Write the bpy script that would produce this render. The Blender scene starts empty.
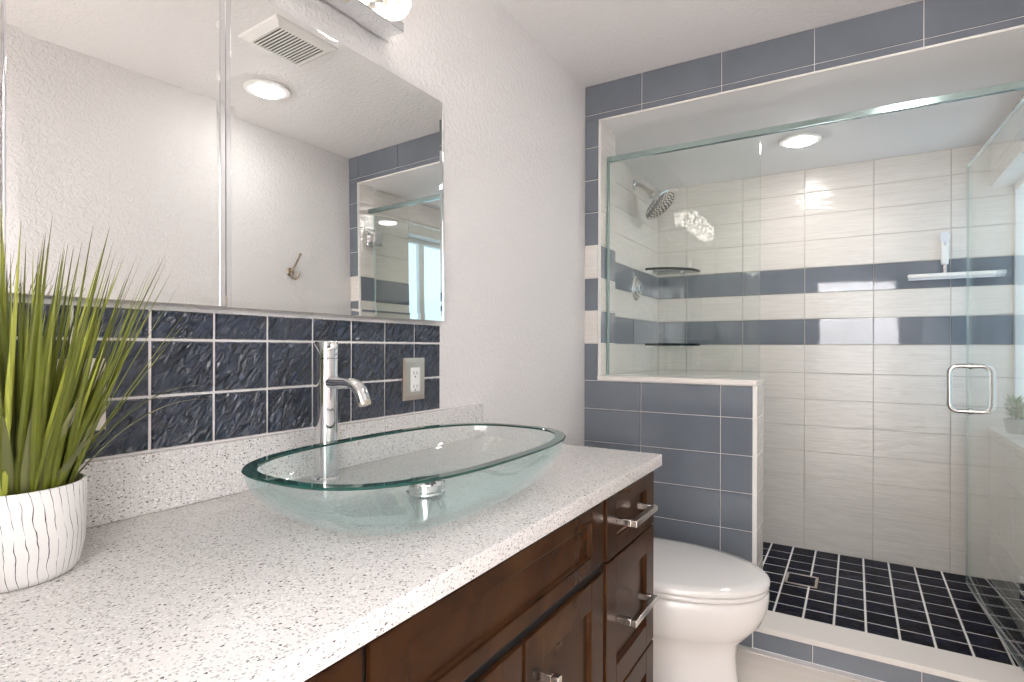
import bpy, bmesh, math, random
from math import sin, cos, pi, radians as R
from mathutils import Vector, Matrix
random.seed(7)
SC = bpy.context.scene
COL = SC.collection

# ------------------------------------------------------------------ camera, world, exposure
CAM_POS = (1.09, 0.0, 1.21)
YAW, ROLL = R(31.4), R(0.18)
cam_data = bpy.data.cameras.new('camera')
cam_data.sensor_width = 36.0
cam_data.lens = 562.0 / 1024 * 36
cam_data.shift_y = 6.7 / 1024
cam_data.clip_start = 0.02
cam = bpy.data.objects.new('camera', cam_data)
COL.objects.link(cam)
cam.matrix_world = (Matrix.Translation(CAM_POS) @ Matrix.Rotation(YAW, 4, 'Z')
                    @ Matrix.Rotation(R(90), 4, 'X') @ Matrix.Rotation(ROLL, 4, 'Z'))
SC.camera = cam

w = bpy.data.worlds.new('daylight')
SC.world = w
w.use_nodes = True
w.node_tree.nodes['Background'].inputs[0].default_value = (0.75, 0.87, 1.0, 1)
w.node_tree.nodes['Background'].inputs[1].default_value = 1.0

vs = SC.view_settings
vs.view_transform = 'Standard'
vs.look = 'None'
vs.exposure = 1.75
vs.gamma = 1.0
vs.use_curve_mapping = False
cy = SC.cycles
cy.use_denoising = True
cy.max_bounces = 14
cy.transparent_max_bounces = 24
cy.transmission_bounces = 12
cy.glossy_bounces = 6
cy.diffuse_bounces = 8
cy.sample_clamp_indirect = 6.0
cy.caustics_refractive = False
cy.caustics_reflective = False

LENS_POWER = 29.0          # ceiling can lights (emission strength)
SHOWER_POWER = 34.0
VANITY_POWER = 2.4
WINDOW_POWER = .34
HALL_FILL_POWER = 46.0          # added fill lamp, unseen in the hall behind the camera


def area(name, loc, rot, sx, sy, power, color):
    l = bpy.data.lights.new(name, 'AREA')
    l.shape = 'RECTANGLE'
    l.size, l.size_y = sx, sy
    l.energy = power
    l.color = color
    o = bpy.data.objects.new(name, l)
    COL.objects.link(o)
    o.location = loc
    o.rotation_euler = rot
    return o


area('hall_fill', (1.1, -.62, 2.25), (R(-62), 0, 0), 1.8, 0.3, HALL_FILL_POWER, (1.0, 0.99, 0.985))  # added fill lamp, bounced off the hall walls through the doorway

# ------------------------------------------------------------------ materials
MATS = {}


def nn(nt, typ, **kw):
    n = nt.nodes.new(typ)
    for k, v in kw.items():
        setattr(n, k, v)
    return n


def base_mat(name, color=(.8, .8, .8), rough=.5, metal=0.0, spec=.5, **extra):
    m = bpy.data.materials.new(name)
    m.use_nodes = True
    p = m.node_tree.nodes['Principled BSDF']
    p.inputs['Base Color'].default_value = (*color, 1)
    p.inputs['Roughness'].default_value = rough
    p.inputs['Metallic'].default_value = metal
    p.inputs['Specular IOR Level'].default_value = spec
    for k, v in extra.items():
        p.inputs[k.replace('_', ' ')].default_value = v
    MATS[name] = m
    return m


def coords(nt, scale=(1, 1, 1), rot=(0, 0, 0), kind='Object'):
    t = nn(nt, 'ShaderNodeTexCoord')
    mp = nn(nt, 'ShaderNodeMapping')
    mp.inputs['Scale'].default_value = scale
    mp.inputs['Rotation'].default_value = rot
    nt.links.new(t.outputs[kind], mp.inputs['Vector'])
    return mp.outputs['Vector']


def noise(nt, vec, scale, detail=2.0, rough=.5, dist=0.0):
    n = nn(nt, 'ShaderNodeTexNoise')
    n.inputs['Scale'].default_value = scale
    n.inputs['Detail'].default_value = detail
    n.inputs['Roughness'].default_value = rough
    n.inputs['Distortion'].default_value = dist
    nt.links.new(vec, n.inputs['Vector'])
    return n.outputs['Fac']


def ramp(nt, fac, stops):
    r = nn(nt, 'ShaderNodeValToRGB')
    els = r.color_ramp.elements
    while len(els) < len(stops):
        els.new(0.5)
    for e, (p, c) in zip(els, stops):
        e.position = p
        e.color = (*c, 1)
    nt.links.new(fac, r.inputs['Fac'])
    return r.outputs['Color']


def bump(m, height, strength=.3, dist=.002):
    nt = m.node_tree
    b = nn(nt, 'ShaderNodeBump')
    b.inputs['Strength'].default_value = strength
    b.inputs['Distance'].default_value = dist
    nt.links.new(height, b.inputs['Height'])
    nt.links.new(b.outputs['Normal'], nt.nodes['Principled BSDF'].inputs['Normal'])


def math_node(nt, op, a, b=None, c=None):
    n = nn(nt, 'ShaderNodeMath', operation=op)
    for i, v in enumerate((a, b, c)):
        if v is None:
            continue
        if isinstance(v, (int, float)):
            n.inputs[i].default_value = v
        else:
            nt.links.new(v, n.inputs[i])
    return n.outputs[0]


def set_color(m, sock):
    m.node_tree.links.new(sock, m.node_tree.nodes['Principled BSDF'].inputs['Base Color'])


def paint(name, color, strength):
    m = base_mat(name, color, .62, spec=.3)
    nt = m.node_tree
    v = coords(nt)
    n1 = noise(nt, v, 62, 2.5, .55, .6)
    r1 = ramp(nt, n1, [(.40, (0, 0, 0)), (.60, (1, 1, 1))])
    bump(m, r1, strength, .0022)
    return m


paint('wall_paint', (.83, .81, .805), .75)
paint('ceiling_paint', (.86, .845, .845), .5)
paint('soffit_paint', (.88, .87, .87), .10)
base_mat('white_trim', (.84, .83, .81), .35)
base_mat('marble_trim', (.83, .79, .75), .25)
base_mat('white_plastic', (.86, .85, .83), .3)
base_mat('grout_white', (.84, .82, .80), .8)
base_mat('grout_cream', (.60, .56, .51), .8)
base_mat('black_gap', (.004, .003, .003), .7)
base_mat('dark_slot', (.05, .05, .05), .6)
base_mat('chrome', (.80, .81, .82), .05, 1.0)
base_mat('satin_steel', (.64, .57, .49), .32, 1.0)
base_mat('nickel', (.66, .63, .60), .16, 1.0)
base_mat('bronze_nickel', (.45, .36, .27), .25, 1.0)
base_mat('mirror', (.90, .91, .90), .0, 1.0)
base_mat('rail_steel', (.42, .53, .52), .14, 1.0)
base_mat('porcelain', (.84, .82, .80), .09, spec=.6, Coat_Weight=.5, Coat_Roughness=.04)
base_mat('plate_cream', (.74, .70, .63), .35)
base_mat('paper', (.82, .81, .80), .9)
base_mat('cardboard', (.45, .34, .24), .9)
base_mat('soil', (.035, .026, .018), .95)
base_mat('hall_paint', (.82, .82, .83), .7)
base_mat('clear_plastic', (.78, .80, .84), .18)
base_mat('terracotta_grey', (.36, .37, .34), .7)


def tile_blue():
    m = base_mat('slate_blue_tile', (.135, .172, .225), .035, spec=1.0)
    nt = m.node_tree
    v = coords(nt)
    n = noise(nt, v, 5, 3, .6)
    set_color(m, ramp(nt, n, [(.3, (.158, .182, .220)), (.7, (.184, .209, .250))]))
    bump(m, noise(nt, v, 16, 1.0), .03, .004)


def tile_cream():
    m = base_mat('cream_linen_tile', (.76, .72, .66), .10, spec=.5)
    nt = m.node_tree
    v = coords(nt, (7, 7, 130))
    n = noise(nt, v, 1.0, 3.0, .6, .4)
    set_color(m, ramp(nt, n, [(.3, (.72, .685, .64)), (.7, (.82, .785, .74))]))
    v2 = coords(nt, (9, 9, 60))
    h = math_node(nt, 'ADD', n, noise(nt, v2, 1.0, 2.0))
    h = math_node(nt, 'MULTIPLY_ADD', noise(nt, coords(nt, (14, 14, 34)), 1.0, 1.0), 2.6, h)
    bump(m, h, .34, .0026)


def tile_navy():
    m = base_mat('navy_rippled_tile', (.012, .018, .040), .10, spec=.8)
    nt = m.node_tree
    v = coords(nt, (1, 1, 1), (R(40), 0, 0))
    st = nn(nt, 'ShaderNodeMapping')
    st.inputs['Scale'].default_value = (1, 1.9, .8)
    nt.links.new(v, st.inputs['Vector'])
    n = noise(nt, st.outputs['Vector'], 36, 1.6, .5, .9)
    set_color(m, ramp(nt, noise(nt, coords(nt), 22, 3), [(.3, (.020, .028, .046)), (.7, (.036, .052, .085))]))
    bump(m, n, 1.0, .019)


def tile_floor():
    m = base_mat('black_navy_floor_tile', (.007, .008, .018), .10, spec=.03)
    nt = m.node_tree
    v = coords(nt, (1, 1.2, 1), (0, 0, R(30)))
    bump(m, noise(nt, v, 60, 2.0, .5, .8), .45, .004)
    set_color(m, ramp(nt, noise(nt, v, 12, 3), [(.35, (.004, .004, .010)), (.7, (.014, .016, .036))]))


tile_blue(); tile_cream(); tile_navy(); tile_floor()


def room_floor():
    m = base_mat('beige_floor_tile', (.72, .64, .55), .35)
    nt = m.node_tree
    v = coords(nt, (3, 14, 3))
    set_color(m, ramp(nt, noise(nt, v, 1.6, 4, .6), [(.3, (.86, .76, .67)), (.7, (.90, .83, .76))]))


room_floor()


def quartz():
    m = base_mat('speckled_quartz', (.8, .78, .76), .27, spec=.4)
    nt = m.node_tree
    v0 = coords(nt)
    # bend the lookup so the chips come out as splinters of every direction
    wob = nn(nt, 'ShaderNodeTexNoise')
    wob.inputs['Scale'].default_value = 220
    wob.inputs['Detail'].default_value = 1
    nt.links.new(v0, wob.inputs['Vector'])
    sub = nn(nt, 'ShaderNodeVectorMath', operation='SUBTRACT')
    nt.links.new(wob.outputs['Color'], sub.inputs[0])
    sub.inputs[1].default_value = (.5, .5, .5)
    scl = nn(nt, 'ShaderNodeVectorMath', operation='SCALE')
    nt.links.new(sub.outputs[0], scl.inputs[0])
    scl.inputs['Scale'].default_value = .004
    add = nn(nt, 'ShaderNodeVectorMath', operation='ADD')
    nt.links.new(v0, add.inputs[0])
    nt.links.new(scl.outputs[0], add.inputs[1])
    cur = None

    def chips(scale, stretch, rot, thr_d, pick, col, prev):
        mp = nn(nt, 'ShaderNodeMapping')
        mp.inputs['Scale'].default_value = stretch
        mp.inputs['Rotation'].default_value = rot
        nt.links.new(add.outputs[0], mp.inputs['Vector'])
        vo = nn(nt, 'ShaderNodeTexVoronoi')
        vo.inputs['Scale'].default_value = scale
        nt.links.new(mp.outputs[0], vo.inputs['Vector'])
        near = math_node(nt, 'LESS_THAN', vo.outputs['Distance'], thr_d)
        sep = nn(nt, 'ShaderNodeSeparateColor')
        nt.links.new(vo.outputs['Color'], sep.inputs[0])
        sel = math_node(nt, 'LESS_THAN', sep.outputs[0], pick)
        f = math_node(nt, 'MULTIPLY', near, sel)
        mx = nn(nt, 'ShaderNodeMix', data_type='RGBA')
        nt.links.new(f, mx.inputs['Factor'])
        if prev is None:
            mx.inputs[6].default_value = (.745, .725, .71, 1)
        else:
            nt.links.new(prev, mx.inputs[6])
        mx.inputs[7].default_value = (*col, 1)
        return mx.outputs[2]

    cur = chips(340, (.55, 1.1, 1), (0, 0, R(20)), .40, .36, (.52, .50, .49), cur)
    cur = chips(360, (1.1, .5, 1), (0, 0, R(35)), .36, .30, (.29, .285, .29), cur)
    cur = chips(340, (.9, .6, .8), (R(20), 0, R(-30)), .40, .25, (.93, .91, .89), cur)
    cur = chips(260, (.8, .5, 1.1), (R(50), R(30), R(70)), .28, .16, (.09, .085, .09), cur)
    set_color(m, cur)


quartz()


def wood():
    m = base_mat('espresso_wood', (.06, .03, .018), .27, spec=.11)
    nt = m.node_tree
    v = coords(nt, (14, 3, 3))
    a = noise(nt, v, 2.2, 4, .6, .8)
    set_color(m, ramp(nt, a, [(.25, (.026, .010, .004)), (.55, (.048, .019, .007)), (.8, (.072, .030, .011))]))


wood()


def thin_glass(name, tint, f0=.04, gloss=1.0, edge=None, haze=0.0):
    m = bpy.data.materials.new(name)
    m.use_nodes = True
    nt = m.node_tree
    nt.nodes.clear()
    out = nn(nt, 'ShaderNodeOutputMaterial')
    tr = nn(nt, 'ShaderNodeBsdfTransparent')
    tr.inputs[0].default_value = (*tint, 1)
    gl = nn(nt, 'ShaderNodeBsdfGlossy')
    gl.inputs['Roughness'].default_value = 0.0
    gl.inputs[0].default_value = (gloss, gloss, gloss, 1)
    fr = nn(nt, 'ShaderNodeFresnel')
    fr.inputs['IOR'].default_value = 1.5
    # the fresnel of the outer side, whichever side the ray comes from
    geo = nn(nt, 'ShaderNodeNewGeometry')
    sel = nn(nt, 'ShaderNodeMix', data_type='FLOAT')
    nt.links.new(geo.outputs['Backfacing'], sel.inputs['Factor'])
    sel.inputs[2].default_value = 1.5
    sel.inputs[3].default_value = 1.5
    lw = nn(nt, 'ShaderNodeLayerWeight')
    lw.inputs['Blend'].default_value = .5
    p5 = math_node(nt, 'POWER', lw.outputs['Facing'], 5.0)
    fac = math_node(nt, 'MULTIPLY_ADD', p5, 1 - f0, f0)
    mx = nn(nt, 'ShaderNodeMixShader')
    nt.links.new(fac, mx.inputs[0])
    nt.links.new(tr.outputs[0], mx.inputs[1])
    nt.links.new(gl.outputs[0], mx.inputs[2])
    nt.links.new(mx.outputs[0], out.inputs[0])
    if edge:    # a slanting ray runs through more of the glass
        mc_ = nn(nt, 'ShaderNodeMix', data_type='RGBA')
        nt.links.new(math_node(nt, 'POWER', lw.outputs['Facing'], 2.5), mc_.inputs['Factor'])
        mc_.inputs[6].default_value = (*tint, 1)
        mc_.inputs[7].default_value = (*edge, 1)
        nt.links.new(mc_.outputs[2], tr.inputs[0])
    if haze:
        df = nn(nt, 'ShaderNodeBsdfTranslucent')
        df.inputs[0].default_value = (.80, .96, .96, 1)
        d2 = nn(nt, 'ShaderNodeBsdfDiffuse')
        d2.inputs[0].default_value = (.80, .96, .96, 1)
        ad_ = nn(nt, 'ShaderNodeMixShader')
        ad_.inputs[0].default_value = .5
        nt.links.new(df.outputs[0], ad_.inputs[1])
        nt.links.new(d2.outputs[0], ad_.inputs[2])
        hz = nn(nt, 'ShaderNodeMixShader')
        hz.inputs[0].default_value = haze
        nt.links.new(tr.outputs[0], hz.inputs[1])
        nt.links.new(ad_.outputs[0], hz.inputs[2])
        nt.links.new(hz.outputs[0], mx.inputs[1])
    for n in (fr, sel):
        nt.nodes.remove(n)
    MATS[name] = m
    return m


thin_glass('shower_glass', (.965, .985, .975), .04)
thin_glass('bowl_glass', (.978, .9955, .9955), .04, edge=(.80, .95, .95), haze=.018)
thin_glass('shelf_glass', (.90, .95, .93), .04)
base_mat('glass_edge', (.42, .60, .56), .10, spec=.6, Transmission_Weight=.45)
base_mat('green_glass_rim', (.012, .095, .075), .04, spec=.6, Transmission_Weight=.25)
base_mat('dark_glass_edge', (.008, .014, .011), .10, spec=.15)


def emit(name, color, strength):
    m = bpy.data.materials.new(name)
    m.use_nodes = True
    nt = m.node_tree
    p = nt.nodes['Principled BSDF']
    p.inputs['Base Color'].default_value = (*color, 1)
    p.inputs['Emission Color'].default_value = (*color, 1)
    p.inputs['Emission Strength'].default_value = strength
    MATS[name] = m
    return m


emit('room_lens', (1.0, .975, .95), LENS_POWER)
emit('shower_lens', (1.0, .97, .94), SHOWER_POWER)
emit('frosted_pane', (.62, .84, 1.0), WINDOW_POWER)


def crystal():
    m = emit('lit_crystal', (1.0, .95, .89), VANITY_POWER)
    nt = m.node_tree
    p = nt.nodes['Principled BSDF']
    p.inputs['Roughness'].default_value = .05
    vo = nn(nt, 'ShaderNodeTexVoronoi')
    vo.inputs['Scale'].default_value = 55
    nt.links.new(coords(nt), vo.inputs['Vector'])
    sep = nn(nt, 'ShaderNodeSeparateColor')
    nt.links.new(vo.outputs['Color'], sep.inputs[0])
    r = ramp(nt, sep.outputs[0], [(.0, (.02, .017, .014)), (.38, (.16, .135, .11)), (.55, (.9, .84, .75)), (1, (1, .97, .93))])
    nt.links.new(r, p.inputs['Emission Color'])
    bump(m, vo.outputs['Distance'], .8, .004)


crystal()


def pot_mat():
    m = base_mat('white_carved_ceramic', (.82, .80, .78), .45)
    nt = m.node_tree
    t = nn(nt, 'ShaderNodeTexCoord')
    s = nn(nt, 'ShaderNodeSeparateXYZ')
    nt.links.new(t.outputs['Object'], s.inputs[0])
    ang = math_node(nt, 'ARCTAN2', s.outputs[1], s.outputs[0])
    z = s.outputs[2]
    wv = coords(nt, (16, 16, 16))
    n = noise(nt, wv, 1.0, 2.5, .6)
    # lines fan to one side as they go down the pot
    a2 = math_node(nt, 'MULTIPLY_ADD', z, 1.6, ang)
    a3 = math_node(nt, 'MULTIPLY_ADD', n, .24, a2)
    q = math_node(nt, 'MULTIPLY', a3, 46 / (2 * pi))
    fr = math_node(nt, 'FRACT', q)
    d = math_node(nt, 'ABSOLUTE', math_node(nt, 'SUBTRACT', fr, .5))
    n2 = noise(nt, coords(nt, (60, 60, 40)), 1.0, 3)
    thr = math_node(nt, 'MULTIPLY_ADD', n2, .17, -.055)
    line = math_node(nt, 'LESS_THAN', d, thr)
    mx = nn(nt, 'ShaderNodeMix', data_type='RGBA')
    nt.links.new(line, mx.inputs['Factor'])
    mx.inputs[6].default_value = (.82, .80, .785, 1)
    mx.inputs[7].default_value = (.045, .04, .037, 1)
    set_color(m, mx.outputs[2])
    h = math_node(nt, 'MULTIPLY_ADD', noise(nt, coords(nt, (150, 150, 60)), 1.0, 2), .4, math_node(nt, 'MULTIPLY', line, -1.0))
    bump(m, h, .5, .0015)


pot_mat()


def leaf_mat(name, a, b, tip, z0=.0, z1=.3):
    m = base_mat(name, a, .42, spec=.4)
    nt = m.node_tree
    at = nn(nt, 'ShaderNodeAttribute', attribute_name='tone')
    t = nn(nt, 'ShaderNodeSeparateColor')
    nt.links.new(at.outputs['Color'], t.inputs[0])
    c = ramp(nt, t.outputs[0], [(0, a), (1, b)])
    mx = nn(nt, 'ShaderNodeMix', data_type='RGBA')
    nt.links.new(t.outputs[1], mx.inputs['Factor'])
    nt.links.new(c, mx.inputs[6])
    mx.inputs[7].default_value = (*tip, 1)
    set_color(m, mx.outputs[2])


leaf_mat('grass_green', (.11, .13, .012), (.56, .60, .10), (.07, .055, .03))
leaf_mat('olive_leaf', (.11, .12, .035), (.25, .25, .11), (.15, .12, .07))
leaf_mat('window_leaf', (.10, .20, .05), (.28, .42, .14), (.15, .25, .08))


# ------------------------------------------------------------------ mesh helpers
class MB:
    """collects shapes in world space and links them as one mesh object"""

    def __init__(self):
        self.bm = bmesh.new()
        self.boxed = False

    def _paint(self, verts, mat):
        fs = set()
        for v in verts:
            fs.update(v.link_faces)
        for f in fs:
            f.material_index = mat

    def box(self, x0, x1, y0, y1, z0, z1, bev=0.0, seg=2, mat=0, M=None):
        r = bmesh.ops.create_cube(self.bm, size=1)
        vs_ = r['verts']
        S = Matrix.Translation(((x0 + x1) / 2, (y0 + y1) / 2, (z0 + z1) / 2)) @ Matrix.Diagonal((x1 - x0, y1 - y0, z1 - z0, 1))
        bmesh.ops.transform(self.bm, matrix=S, verts=vs_)
        if bev:
            self.boxed = True
            es = set()
            for v in vs_:
                es.update(v.link_edges)
            rr = bmesh.ops.bevel(self.bm, geom=list(es), offset=bev, segments=seg, affect='EDGES', profile=.5)
            vs_ = list({v for f in rr['faces'] for v in f.verts} | {v for v in vs_ if v.is_valid})
            allv = set(vs_)
            for v in list(allv):
                for f in v.link_faces:
                    allv.update(f.verts)
            vs_ = list(allv)
        if M is not None:
            bmesh.ops.transform(self.bm, matrix=M, verts=vs_)
        self._paint(vs_, mat)
        return self

    def rings(self, rings, cap0=True, cap1=True, mat=0, close=True):
        """loft a list of rings (lists of points with equal count)"""
        bm = self.bm
        rv = [[bm.verts.new(p) for p in r] for r in rings]
        n = len(rv[0])
        for a, b in zip(rv[:-1], rv[1:]):
            for i in range(n if close else n - 1):
                j = (i + 1) % n
                f = bm.faces.new((a[i], a[j], b[j], b[i]))
                f.material_index = mat
        if cap0:
            bm.faces.new(list(reversed(rv[0]))).material_index = mat
        if cap1:
            bm.faces.new(rv[-1]).material_index = mat
        return self

    def lathe(self, prof, center=(0, 0, 0), n=48, mat=0, cap0=True, cap1=True, M=None):
        rs = []
        for r, z in prof:
            ring = []
            for k in range(n):
                a = 2 * pi * k / n
                p = Vector((r * cos(a), r * sin(a), z))
                if M is not None:
                    p = M @ p
                ring.append(Vector(center) + p)
            rs.append(ring)
        return self.rings(rs, cap0, cap1, mat)

    def tube(self, path, rad, n=16, mat=0, closed=False, ell=None):
        path = [Vector(p) for p in path]
        rad = rad if isinstance(rad, (list, tuple)) else [rad] * len(path)
        m = len(path)
        rs = []
        prev = None
        for i, p in enumerate(path):
            if closed:
                t = path[(i + 1) % m] - path[(i - 1) % m]
            else:
                t = path[min(i + 1, m - 1)] - path[max(i - 1, 0)]
            t.normalize()
            if prev is None:
                up = Vector((0, 0, 1)) if abs(t.z) < .9 else Vector((1, 0, 0))
                u = t.cross(up).normalized()
            else:
                u = (prev - t * prev.dot(t)).normalized()
            prev = u
            v = t.cross(u)
            e = ell if ell else (1, 1)
            rs.append([p + (u * cos(2 * pi * k / n) * e[0] + v * sin(2 * pi * k / n) * e[1]) * rad[i] for k in range(n)])
        if closed:
            rs.append(rs[0])
            self.rings(rs, False, False, mat)
            bmesh.ops.remove_doubles(self.bm, verts=self.bm.verts[:], dist=1e-6)
            return self
        return self.rings(rs, True, True, mat)

    def prism(self, pts2, axis, a0, a1, mat=0):
        """extrude a 2-D outline along an axis ('x','y','z')"""
        def mk(p, a):
            if axis == 'x':
                return (a, p[0], p[1])
            if axis == 'y':
                return (p[0], a, p[1])
            return (p[0], p[1], a)
        return self.rings([[mk(p, a0) for p in pts2], [mk(p, a1) for p in pts2]], True, True, mat)

    def build(self, name, mats, parent=None, smooth=True, kind=None, M=None, angle=35):
        bm = self.bm
        if M is not None:
            bmesh.ops.transform(bm, matrix=M, verts=bm.verts[:])
        bmesh.ops.recalc_face_normals(bm, faces=bm.faces[:])
        off = Vector((0, 0, 0))
        if parent is not None:
            off = world_loc(parent)
            bmesh.ops.translate(bm, vec=-off, verts=bm.verts[:])
        me = bpy.data.meshes.new(name)
        bm.to_mesh(me)
        bm.free()
        for k in (mats if isinstance(mats, (list, tuple)) else [mats]):
            me.materials.append(MATS[k])
        if smooth:
            me.polygons.foreach_set('use_smooth', [True] * len(me.polygons))
            try:
                me.set_sharp_from_angle(angle=R(20 if self.boxed else angle))
            except Exception:
                pass
        o = bpy.data.objects.new(name, me)
        COL.objects.link(o)
        if parent is not None:
            o.parent = parent
        if kind:
            o['kind'] = kind
        return o


def world_loc(o):
    v = Vector((0, 0, 0))
    while o is not None:
        v += Vector(o.location)
        o = o.parent
    return v


def thing(name, label, cat, loc, group=None):
    o = bpy.data.objects.new(name, None)
    o.empty_display_size = .05
    COL.objects.link(o)
    o.location = loc
    tag(o, label, cat, group)
    return o


def tag(o, label, cat, group=None):
    o['label'] = label
    o['category'] = cat
    if group:
        o['group'] = group
    return o


def struct(name, mb, mats, parent=None, **k):
    o = mb.build(name, mats, parent, **k)
    o['kind'] = 'structure'
    return o


def edges(a, b, lines):
    """tile edges between a and b, cut at the given grout lines"""
    return [a] + [l for l in lines if a + .004 < l < b - .004] + [b]


def lines(first, pitch, n):
    return [first + pitch * i for i in range(n)]


def tile_field(mb, O, U, V, N, us, vs_, pick, g=.0026, th=.004, tilt=.00025, lip=.0012):
    """tiles as bevelled plates standing on a grout bed; pick(i, j) gives the material slot or None"""
    O, U, V, N = map(Vector, (O, U, V, N))
    for i in range(len(us) - 1):
        for j in range(len(vs_) - 1):
            k = pick(i, j)
            if k is None:
                continue
            u0, u1, v0, v1 = us[i] + g / 2, us[i + 1] - g / 2, vs_[j] + g / 2, vs_[j + 1] - g / 2
            b = [(u0, v0), (u1, v0), (u1, v1), (u0, v1)]
            t = [(u0 + lip, v0 + lip), (u1 - lip, v0 + lip), (u1 - lip, v1 - lip), (u0 + lip, v1 - lip)]
            tu, tv = random.uniform(-tilt, tilt), random.uniform(-tilt, tilt)
            hs = [th - tu - tv, th + tu - tv, th + tu + tv, th - tu + tv]
            mb.rings([[O + U * p[0] + V * p[1] for p in b], [O + U * p[0] + V * p[1] + N * h for p, h in zip(t, hs)]],
                     False, True, k)
    return mb


# ------------------------------------------------------------------ the room shell
H = 2.44            # room ceiling
HF = 2.267          # soffit of the shower opening
HS = 2.283          # shower ceiling and the soffit of its opening
W = 1.72            # right wall
YF = 2.44           # face of the wall that holds the shower opening
YB = 3.79           # shower back wall
YI = 2.64           # inner face of that wall
YR = -0.25          # wall behind the camera
JL, JR = .0745, 1.64  # jambs of the shower opening
HWX = .751          # end of the half wall
XL = -.057          # shower left wall
XRW = 1.69          # shower right wall
WX = 1.81           # window plane
WY0, WZ0, WZ1 = 2.94, .79, 2.055
G = .0035           # grout bed depth below the tile face

struct('floor', MB().box(-.12, W + .12, -2.1, YF, -.05, 0), 'beige_floor_tile', smooth=False)
struct('ceiling', MB().box(-.12, W + .12, YR - .12, YF, H, H + .05), 'ceiling_paint', smooth=False)
struct('wall_left', MB().box(-.16, 0, YR - .12, YF, 0, H), 'wall_paint', smooth=False)
struct('wall_right', MB().box(W, W + .12, YR - .12, YF, 0, H), 'wall_paint', smooth=False)

DX0, DX1, DZ = .70, 1.52, 2.03
m = MB()
m.box(0, DX0, YR - .1, YR, 0, H).box(DX1, W, YR - .1, YR, 0, H).box(DX0, DX1, YR - .1, YR, DZ, H)
wall_rear = struct('wall_rear', m, 'wall_paint', smooth=False)
m = MB()
for x0, x1 in ((DX0 - .07, DX0 + .012), (DX1 - .012, DX1 + .07)):
    m.box(x0, x1, YR, YR + .018, 0, DZ + .07, .004)
m.box(DX0 - .07, DX1 + .07, YR, YR + .018, DZ - .012, DZ + .07, .004)
m.box(DX0, DX0 + .015, YR - .1, YR, 0, DZ).box(DX1 - .015, DX1, YR - .1, YR, 0, DZ).box(DX0, DX1, YR - .1, YR, DZ - .015, DZ)
struct('door_1', m, 'white_trim')
m = MB()
m.box(-.12, W + .12, -2.12, -2.02, 0, H).box(-.22, -.12, -2.12, YR - .1, 0, H).box(W + .12, W + .22, -2.12, YR - .1, 0, H)
m.box(-.22, W + .22, -2.12, YR - .1, H, H + .05)
struct('wall_hall', m, 'hall_paint', smooth=False)

# wall with the shower opening
m = MB()
m.box(-.16, JL, YF + G, YI, 0, H + .05).box(JL, JR, YF + G, YI, HF, H + .05, mat=0).box(JR, W + .12, YF + G, YF + .13, 0, H + .05)
m.box(JL, HWX, YF + G, YI, 0, 1.06)
wall_back = struct('wall_back', m, 'grout_white', smooth=False)
COLS = lines(.274 - .34 * 2, .34, 8)
BAND = (10, 8)                                        # rows that run round the shower as stripes: 1.54-1.69, 1.235-1.39
rows_all = [0.0] + [.0102 + .1527 * k for k in range(1, 16)] + [H]


def band_row(zmid):
    k = int((zmid - .0102) / .1527)
    return k in BAND


m = MB()
# left strip and right strip
for x0, x1 in ((0, JL - .006), (JR + .006, W)):
    vs_ = rows_all
    vs_ = [z for z in rows_all if z < HF - .02] + [HF + .0085]
    tile_field(m, (0, YF + G, 0), (1, 0, 0), (0, 0, 1), (0, -1, 0), [x0, x1], vs_,
               lambda i, j: (None if vs_[j] < 1.05 and x0 == 0 else (1 if band_row((vs_[j] + vs_[j + 1]) / 2) else 0)))
# header strip
vs_ = [HF + .006] + [z for z in rows_all if z > HF + .02]
tile_field(m, (0, YF + G, 0), (1, 0, 0), (0, 0, 1), (0, -1, 0), edges(0, W, COLS), vs_, lambda i, j: 0)
# half wall: from the room corner to the opening
vs2 = [z for z in rows_all if z < 1.0] + [1.058]
us2 = edges(0, HWX - .012, COLS)
tile_field(m, (0, YF + G, 0), (1, 0, 0), (0, 0, 1), (0, -1, 0), us2, vs2, lambda i, j: 0)
tile_field(m, (0, YF + G, 0), (1, 0, 0), (0, 0, 1), (0, -1, 0), [0, JL - .006], [1.058, rows_all[8]], lambda i, j: 0)
m.build('blue_wall_tiles', ['slate_blue_tile', 'cream_linen_tile'], wall_back, smooth=False)
# jamb and the end of the half wall in cream tile
m = MB()
vs3 = [1.075] + [z for z in rows_all if 1.1 < z < HF - .01] + [HF]
tile_field(m, (JL - .0005, YF + .004, 0), (0, 1, 0), (0, 0, 1), (1, 0, 0), [0, YI - YF - .004], vs3,
           lambda i, j: 0 if band_row((vs3[j] + vs3[j + 1]) / 2) else 1, th=.003)
vs4 = [0] + [z for z in rows_all if .05 < z < HF - .01] + [HF]
tile_field(m, (JR + .0005, YF + .004, 0), (0, 1, 0), (0, 0, 1), (-1, 0, 0), [0, .126], vs4,
           lambda i, j: 0 if band_row((vs4[j] + vs4[j + 1]) / 2) else 1, th=.003)
tile_field(m, (HWX - .001, YF + .004, 0), (0, 1, 0), (0, 0, 1), (1, 0, 0), [0, YI - YF - .004], [.1] + [z for z in rows_all if .12 < z < 1.0] + [1.058],
           lambda i, j: 1, th=.003)
m.build('cream_jamb_tiles', ['slate_blue_tile', 'cream_linen_tile'], wall_back, smooth=False)
m = MB()
m.box(JL - .006, JL + .003, YF - .001, YF + .012, 1.075, HF + .006, .001).box(JR - .003, JR + .006, YF - .001, YF + .012, 0, HF + .006, .001)
m.box(JL - .006, JR + .006, YF - .001, YF + .012, HF - .003, HF + .006, .001)
m.box(HWX - .013, HWX + .003, YF - .001, YF + .012, .1, 1.06, .001)
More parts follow.
